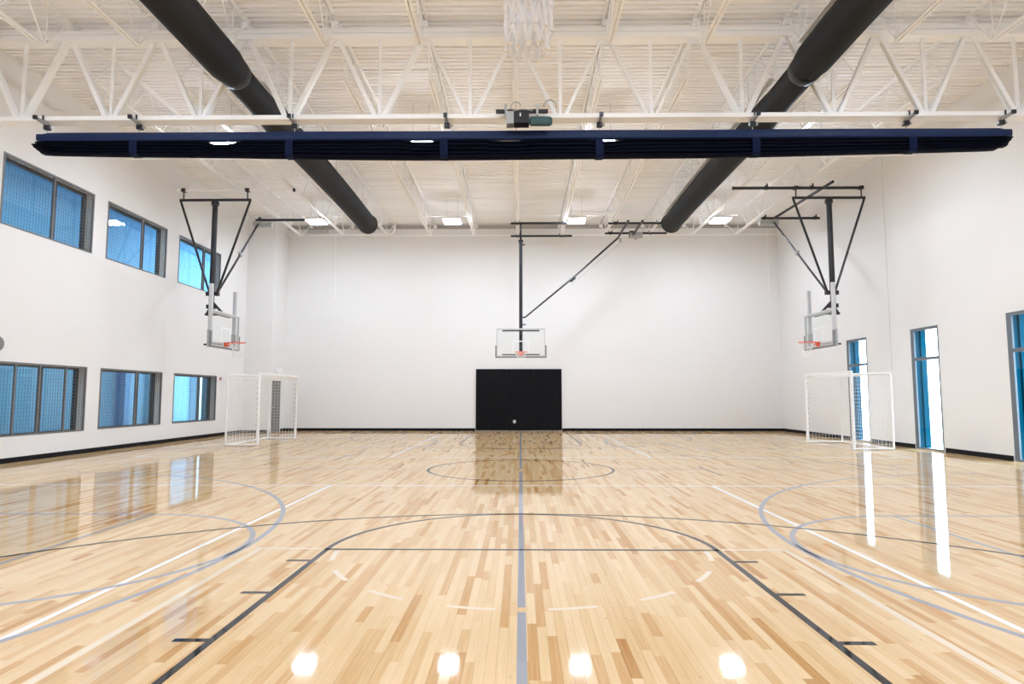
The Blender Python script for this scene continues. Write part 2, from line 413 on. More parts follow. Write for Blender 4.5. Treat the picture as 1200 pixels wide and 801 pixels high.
# ---- ceiling: roof slab with metal deck panels as parts
ceil = MB().box(XL-0.32, XR+0.36, YN-0.3, YF+0.3, 8.80, 9.0).build('ceiling', M['deck'])
tag(ceil, 'white painted ribbed metal roof deck over the gymnasium', kind='structure')
NP = 32; PW = (YF - YN) / NP; FL = PW / 6
prof = []
for k in range(6):
    y = k * FL
    prof += [(y, 0), (y+0.088, 0), (y+0.094, 0.058), (y+FL-0.006, 0.058)]
prof += [(PW-0.004, 0.0)]
b = MB(); vs = []
for (y, z) in prof: vs += [(XL, y, z), (XR, y, z)]
fs = [(2*i, 2*i+2, 2*i+3, 2*i+1) for i in range(len(prof)-1)]
b.add(vs, fs)
b.box(XL, XR, 0.0, 0.012, -0.004, 0.0)                        # lapped seam
dp = b.build('deck_panel', M['deck'], ceil, loc=(0, YN, ZD))
for k in range(1, NP):
    c = dp.copy(); COL.objects.link(c); c.location = (0, YN + k*PW, ZD)
# grey strip puts the shadow gap in as colour, white rail below it
tag(MB().box(XL, XR, YF-0.05, YF, 8.52, 8.66).build('trim_1', M['band']), 'grey strip in place of the shadow gap under the deck along the far wall', kind='structure')
tag(MB().box(XL, XR, YF-0.03, YF, 8.20, 8.26).build('trim_2', M['steel']), 'thin white rail along the top of the far wall', kind='structure')

# ---- windows, left wall
GRID = 0.085
def left_window(n, w, bars, label):
    ya, yb, za, zb = w
    t = MB()
    fx0, fx1 = XL-0.30, XL-0.20
    fw = 0.075
    t.box(fx0, fx1, ya, yb, za, za+0.04).box(fx0, fx1, ya, yb, zb-fw, zb)
    t.box(fx0, fx1, ya, ya+fw, za+0.04, zb-fw).box(fx0, fx1, yb-fw, yb, za+0.04, zb-fw)
    root = t.build(f'window_{n}', M['frame']); tag(root, label, kind='structure')
    ps = [ya+fw] + [b for b in bars[1]] + [yb-fw]
    for i in range(len(ps)-1):
        MB().box(XL-0.256, XL-0.248, ps[i]+(0.02 if i else 0), ps[i+1]-(0.02 if i < len(ps)-2 else 0), za+0.04, zb-fw).build('pane', M['blueglass'], root)
        if i: MB().box(fx0+0.01, fx1, ps[i]-0.02, ps[i]+0.02, za+0.04, zb-fw).build('mullion', M['frame'], root)
    e = 0.003
    MB().box(XL-0.20, XL-0.005, yb-0.006, yb-e, za+e, zb-e).box(XL-0.20, XL-0.005, ya+e, ya+0.006, za+e, zb-e)\
        .box(XL-0.20, XL-0.005, ya+e, yb-e, zb-0.006, zb-e).box(XL-0.20, XL-0.005, ya+e, yb-e, za+e, za+0.006).build('jamb_lining', M['jamb'], root)
    # wire guard flush with the wall
    gf = MB(); q = 0.045; gx0, gx1 = XL-0.03, XL+0.008
    gf.box(gx0, gx1, ya, yb, za, za+q*0.7).box(gx0, gx1, ya, yb, zb-q, zb).box(gx0, gx1, ya, ya+q, za+q*0.7, zb-q).box(gx0, gx1, yb-q, yb, za+q*0.7, zb-q)
    guard = gf.build('guard_frame', M['guard'], root)
    for y in bars[0]:
        MB().box(gx0, gx1, y-0.022, y+0.022, za+q*0.7, zb-q).build('guard_bar', M['guard'], guard)
    mesh = MB(); wr = 0.0055
    y = ya + GRID
    while y < yb - 0.03:
        mesh.box(XL-0.016, XL-0.016+wr, y-wr/2, y+wr/2, za+0.03, zb-q); y += GRID
    z = za + GRID
    while z < zb - 0.05:
        mesh.box(XL-0.0085, XL-0.0085+wr*0.8, ya+q, yb-q, z-wr/2, z+wr/2); z += GRID
    mesh.build('guard_mesh', M['guard'], guard)
names = ['nearest', 'middle', 'farthest']
BARS = [([14.62], [14.95]), ([18.15], [18.57]), ([21.75], [22.25]),
        ([13.80, 14.52, 15.36], [14.85]), ([18.22], [18.64]), ([21.75], [22.25])]
for i in range(6):
    row = 'upper' if i < 3 else 'lower'
    left_window(i+1, LW[i], BARS[i], f'{names[i%3]} wire guarded blue window in the {row} row of the left wall')

# ---- windows, right wall
def right_window(n, w, label):
    ya, yb, za, zb = w
    t = MB(); fx0, fx1 = XR-0.02, XR+0.022; q = 0.075
    t.box(fx0, fx1, ya, yb, zb-q, zb).box(fx0, fx1, ya, yb, za, za+0.03)
    t.box(fx0, fx1, ya, ya+0.02, za+0.03, zb-q).box(fx0, fx1, yb-q-0.07, yb, za+0.03, zb-q)
    root = t.build(f'window_{n}', M['alframe']); tag(root, label, kind='structure')
    MB().box(fx0, fx1, ya+0.02, yb-q-0.07, 2.39, 2.47).build('transom_bar', M['alframe'], root)
    MB().box(XR+0.004, XR+0.010, ya+0.02, yb-q-0.07, za+0.03, 2.39).build('pane', M['winglass'], root)
    MB().box(XR+0.004, XR+0.010, ya+0.02, yb-q-0.07, 2.47, zb-q).build('pane', M['winglass'], root)
    e = 0.002
    MB().box(XR+0.022, XR+0.37, yb-0.05, yb-e, za, zb-e).box(XR+0.20, XR+0.24, yb-0.09, yb-0.05, za, zb-e).box(XR+0.022, XR+0.37, ya+e, ya+0.02, za, zb-e)\
        .box(XR+0.022, XR+0.37, ya+0.02, yb-0.05, zb-0.02, zb-e).build('outer_reveal', M['reveal'], root)
for i, w in enumerate(RW):
    right_window(7+i, w, ['tall narrow window at the far end of the right wall behind the white goal',
                          'tall narrow window in the middle of the right wall',
                          'tall narrow window at the right edge of the photo'][i])
tag(MB().box(XR+0.36, XR+70, YN-40, YF+60, -0.3, -0.05).build('ground_outside', M['ground']), 'bright pale pavement outside the right windows', kind='structure')

# ---- rooms behind the left windows
cx0, cx1, cy0, cy1 = XL-3.4, XL-0.32, 10.6, 31.5
def st(name, bx_, m, label):
    tag(MB().box(*bx_).build(name, m), label, kind='structure')
st('wall_corridor_back', (cx0-0.2, cx0, cy0-0.2, cy1+0.2, -0.2, 7.8), M['corr'], 'blue grey back wall of the rooms behind the left windows')
st('wall_corridor_near', (cx0, cx1, cy0-0.2, cy0, -0.2, 7.8), M['corr'], 'near end wall of the rooms behind the left windows')
st('wall_corridor_far', (cx0, cx1, cy1, cy1+0.2, -0.2, 7.8), M['corr'], 'far end wall of the rooms behind the left windows')
st('floor_corridor', (cx0, cx1, cy0, cy1, -0.2, 0.0), M['corrfloor'], 'carpet floor of the corridor behind the lower left windows')
st('floor_corridor_upper', (cx0, cx1, cy0, cy1, 3.6, 4.0), M['corr'], 'slab between the two rooms behind the left windows')
st('ceiling_corridor', (cx0, cx1, cy0, cy1, 7.6, 7.8), M['corr'], 'ceiling of the room behind the upper left windows')
k = 0
for z, lev in ((3.54, 'lower'), (7.54, 'upper')):
    for j, y in enumerate((13.5, 18.5, 23.5, 28.5)):  # unseen strips added to brighten the rooms behind the panes
        t = thing('corridor_fill_light', f'{["first","second","third","fourth"][j]} added fill strip behind the {lev} row of left windows, counted from the near end', 'light', (cx1-0.42, y, z), 0, 'added fill strips behind the left windows')
        MB().box(-0.12, 0.12, -1.4, 1.4, 0.0, 0.05).build('housing', M['white'], t)
        MB().box(-0.10, 0.10, -1.36, 1.36, -0.012, 0.0).build('diffuser', M['strip'], t)
for j, (y, m) in enumerate(((22.8, 'bluestripe'), (25.2, 'corrdark'), (28.0, 'white'), (29.4, 'corrdark'))):  # columns added to give the bright and dark stripes behind the lower panes
    hw_ = (0.15, 0.45, 0.16, 0.75)[j]
    o = MB().box(cx0+0.0, cx0+0.35, y-hw_, y+hw_, 0, 3.6).build('column', M[m])
    tag(o, f'{["narrow blue","slate","white","wide dark"][j]} column added in the corridor behind the lower left windows', 'column')
    bevel(o, 0.01)

# ================================================================== ROOF STEEL
def JX(n): return -0.10 + 1.75 * n
NUM = ['centre', 'first', 'second', 'third', 'fourth', 'fifth']
def joist_mesh(x, ya, yb, ba, bb):
    """ya..yb top chord, ba..bb bottom chord (ya<yb)"""
    top = MB(); w = 0.05; gp = 0.014
    for s in (-1, 1):
        top.box(s*gp, s*(gp+w), ya, yb, ZD-0.012, ZD)
        top.box(s*gp, s*(gp+0.008), ya, yb, ZD-0.07, ZD-0.012)
    bot = MB()
    for s in (-1, 1):
        bot.box(s*gp, s*(gp+w), ba, bb, 7.88, 7.89)
        bot.box(s*gp, s*(gp+0.008), ba, bb, 7.89, 7.95)
    web = MB()
    n = int(round((bb - ba) / 1.22)); st_ = (bb - ba) / n
    zt_, zb_ = ZD-0.04, 7.91
    for k in range(n):
        a = ba + k*st_; m = a + st_/2; c = a + st_
        web.tube([(0, a, zb_), (0, m, zt_)], 0.0135, 6); web.tube([(0, m, zt_), (0, c, zb_)], 0.0135, 6)
    for k in range(n+1):
        if k % 2 == 1: web.tube([(0, ba+k*st_, zb_), (0, ba+k*st_, zt_)], 0.010, 6)
    web.tube([(0, ba, zb_), (0, ya+0.1, zt_-0.02)], 0.016, 6); web.tube([(0, bb, zb_), (0, yb-0.1, zt_-0.02)], 0.016, 6)
    seat = [MB().box(-0.06, 0.06, q, q+0.16, 8.53, ZD-0.07) for q in (ya, yb-0.16)]
    return top, bot, web, seat
protos = []
for bay, (ya, yb, ba, bb) in enumerate(((YN+0.02, GY-0.02, YN+1.3, 11.35), (GY+0.02, YF-0.06, 12.7, 25.4))):
    for n in range(-5, 6):
        where = 'in front of the girder' if bay == 0 else 'beyond the girder'
        pos = 'centre joist' if n == 0 else f'{NUM[abs(n)]} to the {"left" if n < 0 else "right"} of the centre joist'
        label = f'white roof joist {where}, {pos}'
        if n == -5:
            t = thing('roof_joist', label, 'joist', (JX(n), 0, 0), 0, 'white roof joists')
            top, bot, web, seat = joist_mesh(0, ya, yb, ba, bb)
            top.build('top_chord', M['steel'], t); bot.build('bottom_chord', M['steel'], t)
            web.build('web', M['steel'], t); [q.build('bearing_seat', M['steel'], t) for q in seat]
            proto = t
        else:
            t = copy_tree(proto); t.location = (JX(n), 0, 0); t['label'] = label
# bridging lines
for z, y, lb in ((8.63, 11.55, 'thin white bridging rod just before the top of the girder'),
                 (8.63, 13.5, 'thin white bridging rod under the deck just past the girder'),
                 (8.63, 17.2, 'upper white bridging rod in the middle of the far bay'),
                 (7.97, 17.2, 'lower white bridging rod in the middle of the far bay'),
                 (8.63, 20.87, 'upper white bridging rod towards the far wall'),
                 (7.97, 20.87, 'lower white bridging rod towards the far wall'),
                 (7.97, 22.95, 'lower white bridging rod nearest the far wall'),
                 (8.63, 24.9, 'upper white bridging rod nearest the far wall')):
    o = MB().tube([(XL, y, z), (XR, y, z)], 0.014, 6).build('bridging_rod', M['steel'])
    tag(o, lb, 'rod', 'bridging rods across the joists')
# girder
t = thing('roof_girder', 'long white roof truss girder crossing the room above the rolled curtain', 'girder', (0, GY, 0))
MB().box(XL, XR, -0.13, 0.13, 8.33, 8.345).box(XL, XR, -0.13, -0.115, 8.345, 8.43).box(XL, XR, 0.115, 0.13, 8.345, 8.43).box(XL, XR, -0.10, 0.10, 8.43, 8.44).build('top_chord', M['steel'], t)
MB().box(XL, XR, -0.10, -0.03, 8.455, 8.53).box(XL, XR, 0.03, 0.10, 8.44, 8.53).build('top_angle', M['steel'], t)
bevel(MB().box(XL, XR, -0.13, 0.13, 6.715, 6.73).box(XL, XR, -0.13, -0.115, 6.73, 6.80).box(XL, XR, 0.115, 0.13, 6.73, 6.80).build('bottom_chord', M['steel'], t), 0.003, 1)
for n in range(-6, 7):
    xt = JX(n)
    for s in (-1, 1):
        xb = xt + s*0.875
        if xb < XL or xb > XR or (xt < XL) or (xt > XR): continue
        thick = 0.045 if abs(xb) < 2.7 else 0.078
        b = MB()
        p = Vector((xb - s*0.06, 0, 6.76)); q = Vector((xt + s*0.05, 0, 8.37))
        b.bar(p + Vector((0,-0.05,0)), q + Vector((0,-0.05,0)), 0.012, thick, (1,0,0))
        b.bar(p + Vector((0, 0.05,0)), q + Vector((0, 0.05,0)), 0.012, thick, (1,0,0))
        d = (q - p).normalized(); nrm = Vector((d.z, 0, -d.x)) * (thick/2)
        b.bar(p + nrm, q + nrm, 0.1, 0.012, (nrm.x, nrm.y, nrm.z))
        b.build('web_diagonal', M['steel'], t)
    xb = xt + 0.875
    if XL < xb < XR:
        MB().bar((xb, 0, 6.76), (xb, 0, 8.36), 0.036, 0.06, (1,0,0)).build('web_vertical', M['steel'], t)
for n in range(-5, 6):                     # gusset plates at the panel points
    MB().box(JX(n)-0.13, JX(n)+0.13, -0.008, 0.008, 8.24, 8.42).build('gusset_plate', M['steel'], t)

# ---- ceiling lights
LX = (-7.45, -2.48, 2.05, 7.25); LY = (0.6, 8.05, 15.5, 22.95)
rown = ['behind the camera', 'above the near half', 'just beyond the rolled curtain', 'nearest the far wall']
coln = ['far left', 'centre left', 'centre right', 'far right']
proto = None
for j, y in enumerate(LY):
    for i, x in enumerate(LX):
        lb = f'square white ceiling light in the {coln[i]} column, row {rown[j]}'
        if proto is None:
            t = thing('ceiling_light', lb, 'light', (x, y, 7.79), 0, 'square ceiling lights')
            bevel(MB().box(-0.31, 0.31, -0.31, 0.31, 0.0, 0.06).build('housing', M['white'], t), 0.006)
            MB().box(-0.30, 0.30, -0.30, 0.30, -0.036, 0.0).build('diffuser', M['lamp'], t)
            for s in (-1, 1): MB().tube([(s*0.2, 0, 0.06), (s*0.2, 0, 0.97)], 0.004, 5).build('hanging_cable', M['grey'], t)
            proto = t
        else:
            t = copy_tree(proto); t.location = (x, y, 7.79); t['label'] = lb

# ---- ducts
def duct(x, label, seed):
    t = thing('air_duct', label, 'duct', (x, 0, 7.5), 0, 'black air ducts')
    rnd = random.Random(seed)
    def sleeve(ys, rs, name, mt, closed=False, wob=0.0):
        b = MB(); n = 36; vs = []; fs = []
        ph = [rnd.random()*6.28 for _ in range(4)]
        for i, (y, r) in enumerate(zip(ys, rs)):
            for k in range(n):
                a = 2*math.pi*k/n
                rr = r * (1 + wob*(math.sin(2*a+y*0.9+ph[0]) + 0.6*math.sin(3*a-y*1.7+ph[1])))
                vs.append((rr*math.cos(a), y, rr*math.sin(a) - 0.02*math.sin(y*0.6+ph[2])*(wob > 0)))
        for i in range(len(ys)-1):
            for k in range(n):
                a = i*n+k; c = i*n+(k+1) % n
                fs.append((a, a+n, c+n, c))
        if closed: fs.append(tuple(range((len(ys)-1)*n, len(ys)*n)))
        return b.add(vs, fs).build(name, mt, t, smooth=True)
    ys = [YN + (11.55-YN)*i/40 for i in range(41)]
    sleeve(ys, [0.335 if y < 11.2 else 0.335-0.05*(y-11.2)/0.35 for y in ys], 'duct_sleeve', M['duct'], wob=0.014)
    sleeve([11.50, 11.52, 11.7, 11.72], [0.29, 0.297, 0.285, 0.27], 'collar', M['collar'])
    ys = [11.68 + (22.3-11.68)*i/40 for i in range(41)]
    sleeve(ys, [0.27 if y < 12.7 else min(0.33, 0.27+0.06*(y-12.7)/1.2) for y in ys], 'duct_sleeve', M['duct'], wob=0.006)
    sleeve([22.28+0.16*math.sin(k*math.pi/16) for k in range(9)], [0.332*math.cos(k*math.pi/16)+0.02 for k in range(9)], 'end_cap', M['duct'], closed=True)
    for y in (1.5, 5.5, 9.2, 14.5, 18.3, 21.4):
        MB().tube([(0, y, 0.32), (0, y, 1.2)], 0.005, 5).build('hanging_cable', M['grey'], t)
duct(-5.40, 'long round black air duct under the left half of the ceiling', 3)
duct(5.32, 'long round black air duct under the right half of the ceiling', 5)

# ================================================================== DIVIDER CURTAIN
CX0, CX1 = -9.38, 9.35
t = thing('divider_curtain', 'rolled up navy divider curtain hanging in a long bundle below the girder', 'curtain', (0, GY, 0))
def slab(xs, prof_fn, name, m, smooth=True):
    vs = []; fs = []; n = None
    for x in xs:
        p = prof_fn(x); n = len(p)
        vs += [(x, q[0], q[1]) for q in p]
    for i in range(len(xs)-1):
        for k in range(n):
            a = i*n+k; c = i*n+(k+1) % n
            fs.append((a, c, c+n, a+n))
    fs.append(tuple(range(n-1, -1, -1))); fs.append(tuple((len(xs)-1)*n+k for k in range(n)))
    return MB().add(vs, fs).build(name, m, t, smooth=smooth)
def rr(cy, cz, hy, hz, n=14, p=3.0):
    out = []
    for k in range(n):
        a = 2*math.pi*k/n; c, s_ = math.cos(a), math.sin(a)
        out.append((cy + hy*math.copysign(abs(c)**(2/p), c), cz + hz*math.copysign(abs(s_)**(2/p), s_)))
    return out
xs = [CX0 + (CX1-CX0)*i/160 for i in range(161)]
def endtaper(x): return min(1.0, 0.35 + 0.65*min(x-CX0, CX1-x)/0.22)
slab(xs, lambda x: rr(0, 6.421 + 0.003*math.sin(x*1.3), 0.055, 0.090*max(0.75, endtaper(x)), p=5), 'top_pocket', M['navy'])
gaps = [(-5.75, 0.34, 0.085), (-1.88, 0.36, 0.055), (-0.24, 0.40, 0.046), (1.65, 0.32, 0.055)]
def slit(x): return sum(a*max(0.0, 1-((x-c)/w)**4) for c, w, a in gaps if abs(x-c) < w)
def sag(x): return 1 - (abs(x)/9.4)**2
NF = 5
for k in range(NF):
    ex0 = CX0 + [0.0, -0.05, -0.02, 0.05, 0.12][k]; ex1 = CX1 - [0.02, 0.06, 0.10, 0.12, 0.30][k]
    fx = [ex0 + (ex1-ex0)*i/120 for i in range(121)]
    def pf(x, k=k, ex0=ex0, ex1=ex1):
        top = 6.338 - slit(x); bot = 6.095 - 0.14*sag(x)
        h = (top - bot) / NF
        cz = top - h*(k+0.5) + (0.005*math.sin(x*0.9+k*1.7) if k else 0)
        e = min(1.0, 0.8 + 0.2*min(x-ex0, ex1-x)/0.10)
        hy = (0.105 - 0.004*abs(k-1.5) + 0.008*math.sin(x*0.7+k*2.1)) * (0.5+0.5*e)
        top_h = h*0.5*1.08
        return rr(0.006*math.sin(x*1.1+k), cz, hy, top_h*e, p=2.3)
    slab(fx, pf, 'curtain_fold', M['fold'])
for x in (-7.44, -4.43, -1.46, 1.51, 4.48, 7.43):
    bot = 6.095 - 0.14*sag(x)
    P = [(0, 6.338), (-0.06, 6.338), (-0.118, 6.31), (-0.122, 6.2), (-0.115, bot+0.04), (-0.08, bot), (0, bot-0.004), (0.08, bot), (0.115, bot+0.04), (0.122, 6.2), (0.118, 6.31), (0.06, 6.338)]
    vs = []; fs = []
    n = len(P)
    for i, xx in enumerate((x-0.075, x+0.075)): vs += [(xx, p[0], p[1]) for p in P]
    for k in range(n): fs.append((k, (k+1) % n, n+(k+1) % n, n+k))
    MB().add(vs, fs).build('strap', M['strap'], t)
# hangers
HX = (-9.19, -7.38, -4.36, -1.41, 1.52, 4.45, 7.37, 9.17)
HN = ['leftmost', 'second from left', 'third from left', 'fourth from left', 'fourth from right', 'third from right', 'second from right', 'rightmost']
proto = None
for i, x in enumerate(HX):
    lb = f'grey clamp arm with black pulley holding the rolled curtain, {HN[i]}'
    if proto is None:
        h = thing('curtain_hanger', lb, 'hanger', (x, GY, 6.7), 0, 'curtain hangers under the girder')
        MB().bar((0, -0.36, -0.015), (0, 0.02, -0.028), 0.05, 0.05).build('cross_arm', M['grey'], h)
        MB().box(-0.035, 0.035, -0.37, -0.33, -0.05, 0.02).build('arm_cap', M['black'], h)
        MB().box(-0.012, 0.012, -0.16, -0.14, 0.0, 0.11).build('clamp_bolt', M['black'], h)
        bevel(MB().box(-0.055, 0.055, -0.07, 0.03, -0.13, -0.04).build('pulley_block', M['black'], h), 0.012)
        MB().tube([(-0.062, -0.02, -0.085), (0.10, -0.02, -0.085)], 0.028, 12).build('pulley', M['grey'], h)
        MB().tube([(0, -0.02, -0.13), (0, -0.02, -0.19)], 0.006, 6).build('cable', M['grey'], h)
        proto = h
    else:
        h = copy_tree(proto); h.location = (x, GY, 6.7); h['label'] = lb
# winch motor
w = thing('curtain_motor', 'curtain winch motor on a black mounting bar in the middle of the girder', 'motor', (0, 11.72, 0))
MB().box(-0.46, 0.52, -0.04, 0.02, 6.735, 6.80).build('mounting_bar', M['black'], w)
for x in (-0.27, 0.32): MB().box(x-0.022, x+0.022, -0.05, 0.0, 6.69, 6.89).build('clamp_stud', M['grey'], w)
bevel(MB().box(-0.265, -0.12, -0.12, 0.10, 6.49, 6.735).build('gearbox', M['grey'], w), 0.015)
bevel(MB().box(-0.12, 0.165, -0.13, 0.12, 6.50, 6.73).build('control_box', M['black'], w), 0.012)
MB().tube([(0.165, -0.02, 6.57), (0.18, -0.02, 6.57), (0.20, -0.02, 6.57), (0.56, -0.02, 6.57), (0.60, -0.02, 6.57)], [0.06, 0.06, 0.085, 0.085, 0.06], 20).build('motor_body', M['teal'], w)
for k in range(8): MB().tube([(0.22+k*0.044, -0.02, 6.57), (0.232+k*0.044, -0.02, 6.57)], 0.091, 20).build('cooling_fin', M['teal'], w)
MB().tube([(0.0+0.0, -0.135, 6.62), (0.0, -0.145, 6.68)], 0.014, 8).build('key_switch', M['white'], w)
MB().tube([(-0.19+0.11*(1-math.cos(a)), -0.02, 6.80+0.15*math.sin(a)) for a in [k*math.pi*0.8/10 for k in range(11)]], 0.011, 6).build('conduit_loop', M['grey'], w)
MB().tube([(0.44+0.12*(1-math.cos(a)), -0.01, 6.84+0.15*math.sin(a)) for a in [0.15+k*math.pi*0.98/12 for k in range(13)]], 0.013, 6).build('conduit_loop', M['grey'], w)
MB().tube([(-0.13+0.04*k, -0.15, 6.72+0.03*math.sin(k*math.pi/9)) for k in range(10)], 0.009, 6).build('conduit_loop', M['grey'], w)

# ================================================================== HOOPS
def backboard(t, net_profile=None, net_r=0.0035, ragged=0.0):
    """local frame: faces +y, glass at y=0, x across, z = height"""
    z0, z1, hw = 2.90, 3.97, 0.915
    bd = MB().box(-hw+0.02, hw-0.02, -0.008, 0.008, z0+0.02, z1-0.02).build('backboard_glass', M['glass'], t)
    f = 0.055
    bevel(MB().box(-hw, hw, -0.035, 0.018, z1-f, z1).box(-hw, hw, -0.035, 0.018, z0, z0+f).box(-hw, -hw+f*0.7, -0.035, 0.018, z0+f, z1-f).box(hw-f*0.7, hw, -0.035, 0.018, z0+f, z1-f).build('backboard_frame', M['silver'], bd), 0.005, 1)
    q = 0.045
    MB().box(-0.305, 0.305, 0.009, 0.011, 3.05+0.41, 3.05+0.455).box(-0.305, -0.26, 0.009, 0.011, 3.05, 3.46).box(0.26, 0.305, 0.009, 0.011, 3.05, 3.46).build('target_square', M['white'], bd)
    bevel(MB().box(-hw-0.045, hw+0.045, -0.04, 0.035, z0-0.04, z0+0.015).box(-hw-0.045, -hw+0.005, -0.04, 0.035, z0+0.015, z0+0.43).box(hw-0.005, hw+0.045, -0.04, 0.035, z0+0.015, z0+0.43).build('edge_padding', M['boardpad'], bd), 0.012)
    ry = 0.385
    rm = MB()
    n = 40; ring = [(0.229*math.cos(2*math.pi*k/n), ry+0.229*math.sin(2*math.pi*k/n), 3.05) for k in range(n+1)]
    rm.tube(ring, 0.0105, 8, cap=False)
    rim = rm.build('rim', M['orange'], t, smooth=True)
    br = MB().box(-0.085, 0.085, 0.01, 0.05, 2.93, 3.06)
    for s in (-1, 1):
        br.bar((s*0.075, 0.05, 3.045), (s*0.15, 0.21, 3.045), 0.02, 0.02)
        br.bar((s*0.06, 0.05, 2.95), (s*0.10, 0.19, 3.04), 0.02, 0.02)
    br.box(-0.09, 0.09, 0.05, 0.165, 3.035, 3.055)
    br.build('rim_bracket', M['orange'], rim)
    # net: 12 cords crossing in diamonds
    P = net_profile or [(3.045, 0.222, 0, 0), (2.96, 0.185, 0, 0), (2.87, 0.155, 0, 0), (2.78, 0.135, 0, 0), (2.69, 0.125, 0, 0), (2.60, 0.13, 0, 0)]
    nb = MB(); N = 12; rn = random.Random(4)
    def pt(i, k):
        z, r, ox, oy = P[i]; a = 2*math.pi*(k + 0.5*(i % 2))/N
        j = ragged if i > 0 else 0
        zz = z - (ragged*2.0*rn.random() if i == len(P)-1 else j*rn.uniform(-0.6, 0.6))
        r2 = r*(1 + rn.uniform(-1, 1)*j*3)
        return (ox + r2*math.cos(a), ry + oy + r2*math.sin(a), zz)
    G = [[pt(i, k) for k in range(N)] for i in range(len(P))]
    for i in range(len(P)-1):
        for k in range(N):
            o2 = 0 if i % 2 == 0 else 1
            a = G[i][k]
            for c in (G[i+1][(k-1+o2) % N], G[i+1][(k+o2) % N]):
                m_ = [(a[q_]+c[q_])/2 + (rn.uniform(-1, 1)*ragged*0.5) for q_ in range(3)]
                nb.tube([a, m_, c], net_r, 6 if ragged else 5, cap=False)
            if i: nb.tube([(a[0], a[1], a[2]+net_r*1.6), (a[0], a[1], a[2]-net_r*1.6)], net_r*1.7, 6)
    for k in range(N):
        nb.tube([G[0][k], (G[0][k][0]*1.02, (G[0][k][1]-ry)*1.02+ry, 3.065)], net_r, 5)
        if ragged: nb.tube([G[-1][k], (G[-1][k][0], G[-1][k][1], G[-1][k][2]-ragged*rn.random()*2)], net_r*1.3, 6)
    nb.build('net', M['net'], rim)
def clamps(t, pts, d=(0,0,0)):
    for p in pts:
        MB().box(p[0]-0.05, p[0]+0.05, p[1]-0.05, p[1]+0.05, p[2]-0.045, p[2]+0.05).box(p[0]-0.085, p[0]-0.055, p[1]-0.02, p[1]+0.02, p[2]+0.0, p[2]+0.12).box(p[0]+0.055, p[0]+0.085, p[1]-0.02, p[1]+0.02, p[2], p[2]+0.10).build('pipe_clamp', M['black'], t)

# ---- end hoops (straight mast with one long side brace); local +x is the brace side
def end_hoop(label, loc, rz, bsx, side_end=5.78, **kw):
    t = thing('basketball_hoop', label, 'hoop', loc, rz, 'ceiling hung basketball hoops')
    backboard(t, **kw)
    b = MB()
    b.tube([(0, -0.28, 3.12), (0, -0.28, 7.35)], 0.068, 14); b.tube([(0, -0.28, 7.35), (0, -0.28, 7.62)], 0.045, 12)
    b.build('mast', M['black'], t, smooth=False)
    for z in (3.30, 3.80): MB().bar((0, -0.28, z), (0, -0.03, z), 0.06, 0.06).build('mounting_arm', M['black'], t)
    MB().bar((-0.7, -0.05, 3.885), (0.7, -0.05, 3.885), 0.04, 0.05).build('mounting_rail', M['black'], t)
    MB().bar((-0.7, -0.05, 2.985), (0.7, -0.05, 2.985), 0.04, 0.04).build('mounting_rail', M['black'], t)
    m = MB(); m.box(0, bsx*0.19, -0.30, -0.26, 4.12, 4.16).box(0, bsx*0.16, -0.30, -0.26, 7.20, 7.24).box(-0.09, 0.09, -0.36, -0.2, 7.32, 7.40); m.build('latch', M['black'], t)
    clamps_pts = []
    for (y, z, xa, xb) in ((0.46, 7.86, -0.37, 1.87), (-1.45, 7.86, -0.40, 2.06)):
        MB().tube([(bsx*xa, y, z), (bsx*xb, y, z)], 0.042, 10).build('support_pipe', M['black'], t)
        clamps_pts += [(bsx*-0.12, y, z), (bsx*1.63, y, z)]
    for (y, z, xa, xb) in ((0.42, 7.86, 3.27, side_end-0.18), (-1.05, 7.86, 3.34, side_end)):
        MB().tube([(bsx*xa, y, z), (bsx*xb, y, z)], 0.042, 10).build('support_pipe', M['black'], t)
        clamps_pts += [(bsx*3.55, y, z), (bsx*(side_end-0.63), y, z)]
    clamps(t, clamps_pts)
    MB().tube([(0, -1.45, 7.80), (0, 0.46, 7.80)], 0.035, 8).tube([(0, -0.28, 7.6), (0, -0.28, 7.80)], 0.03, 8).build('trunnion', M['black'], t)
    for x in (3.9, 4.42):
        MB().tube([(bsx*x, -1.15, 7.76), (bsx*x, 1.1, 7.76)], 0.042, 10).build('cross_pipe', M['black'], t)
    hy = -0.95
    MB().tube([(bsx*0.02, -0.28, 4.42), (bsx*0.16, -0.29, 4.42), (bsx*0.22, -0.30, 4.47), (bsx*2.0, -0.62, 5.98), (bsx*3.85, hy, 7.66)], [0.03, 0.03, 0.03, 0.038, 0.038], 10).build('side_brace', M['black'], t)
    MB().bar((bsx*1.92, -0.62, 5.86), (bsx*2.1, -0.66, 6.01), 0.09, 0.10).build('brace_sleeve', M['black'], t)
    MB().tube([(bsx*1.95, -0.62, 5.72), (bsx*4.0, -0.95, 7.52)], 0.006, 5).build('hoist_cable', M['grey'], t)
    mo = MB().tube([(bsx*4.28, -0.92, 7.74), (bsx*4.78, -0.92, 7.74)], 0.12, 14).build('winch', M['grey'], t)
    MB().tube([(bsx*4.5, -0.92, 7.74), (bsx*4.56, -0.92, 7.74)], 0.19, 18).build('winch_drum', M['grey'], mo)
    MB().box(bsx*4.28, bsx*4.44, -1.02, -0.84, 7.66, 7.90).build('winch_gearbox', M['black'], mo)
    MB().box(bsx*3.88, bsx*3.96, -1.0, -0.9, 7.48, 7.64).build('pulley', M['grey'], t)
    return t
end_hoop('far glass backboard hoop on a black mast in front of the black wall pads', (0.02, 24.0, 0), math.pi, -1)
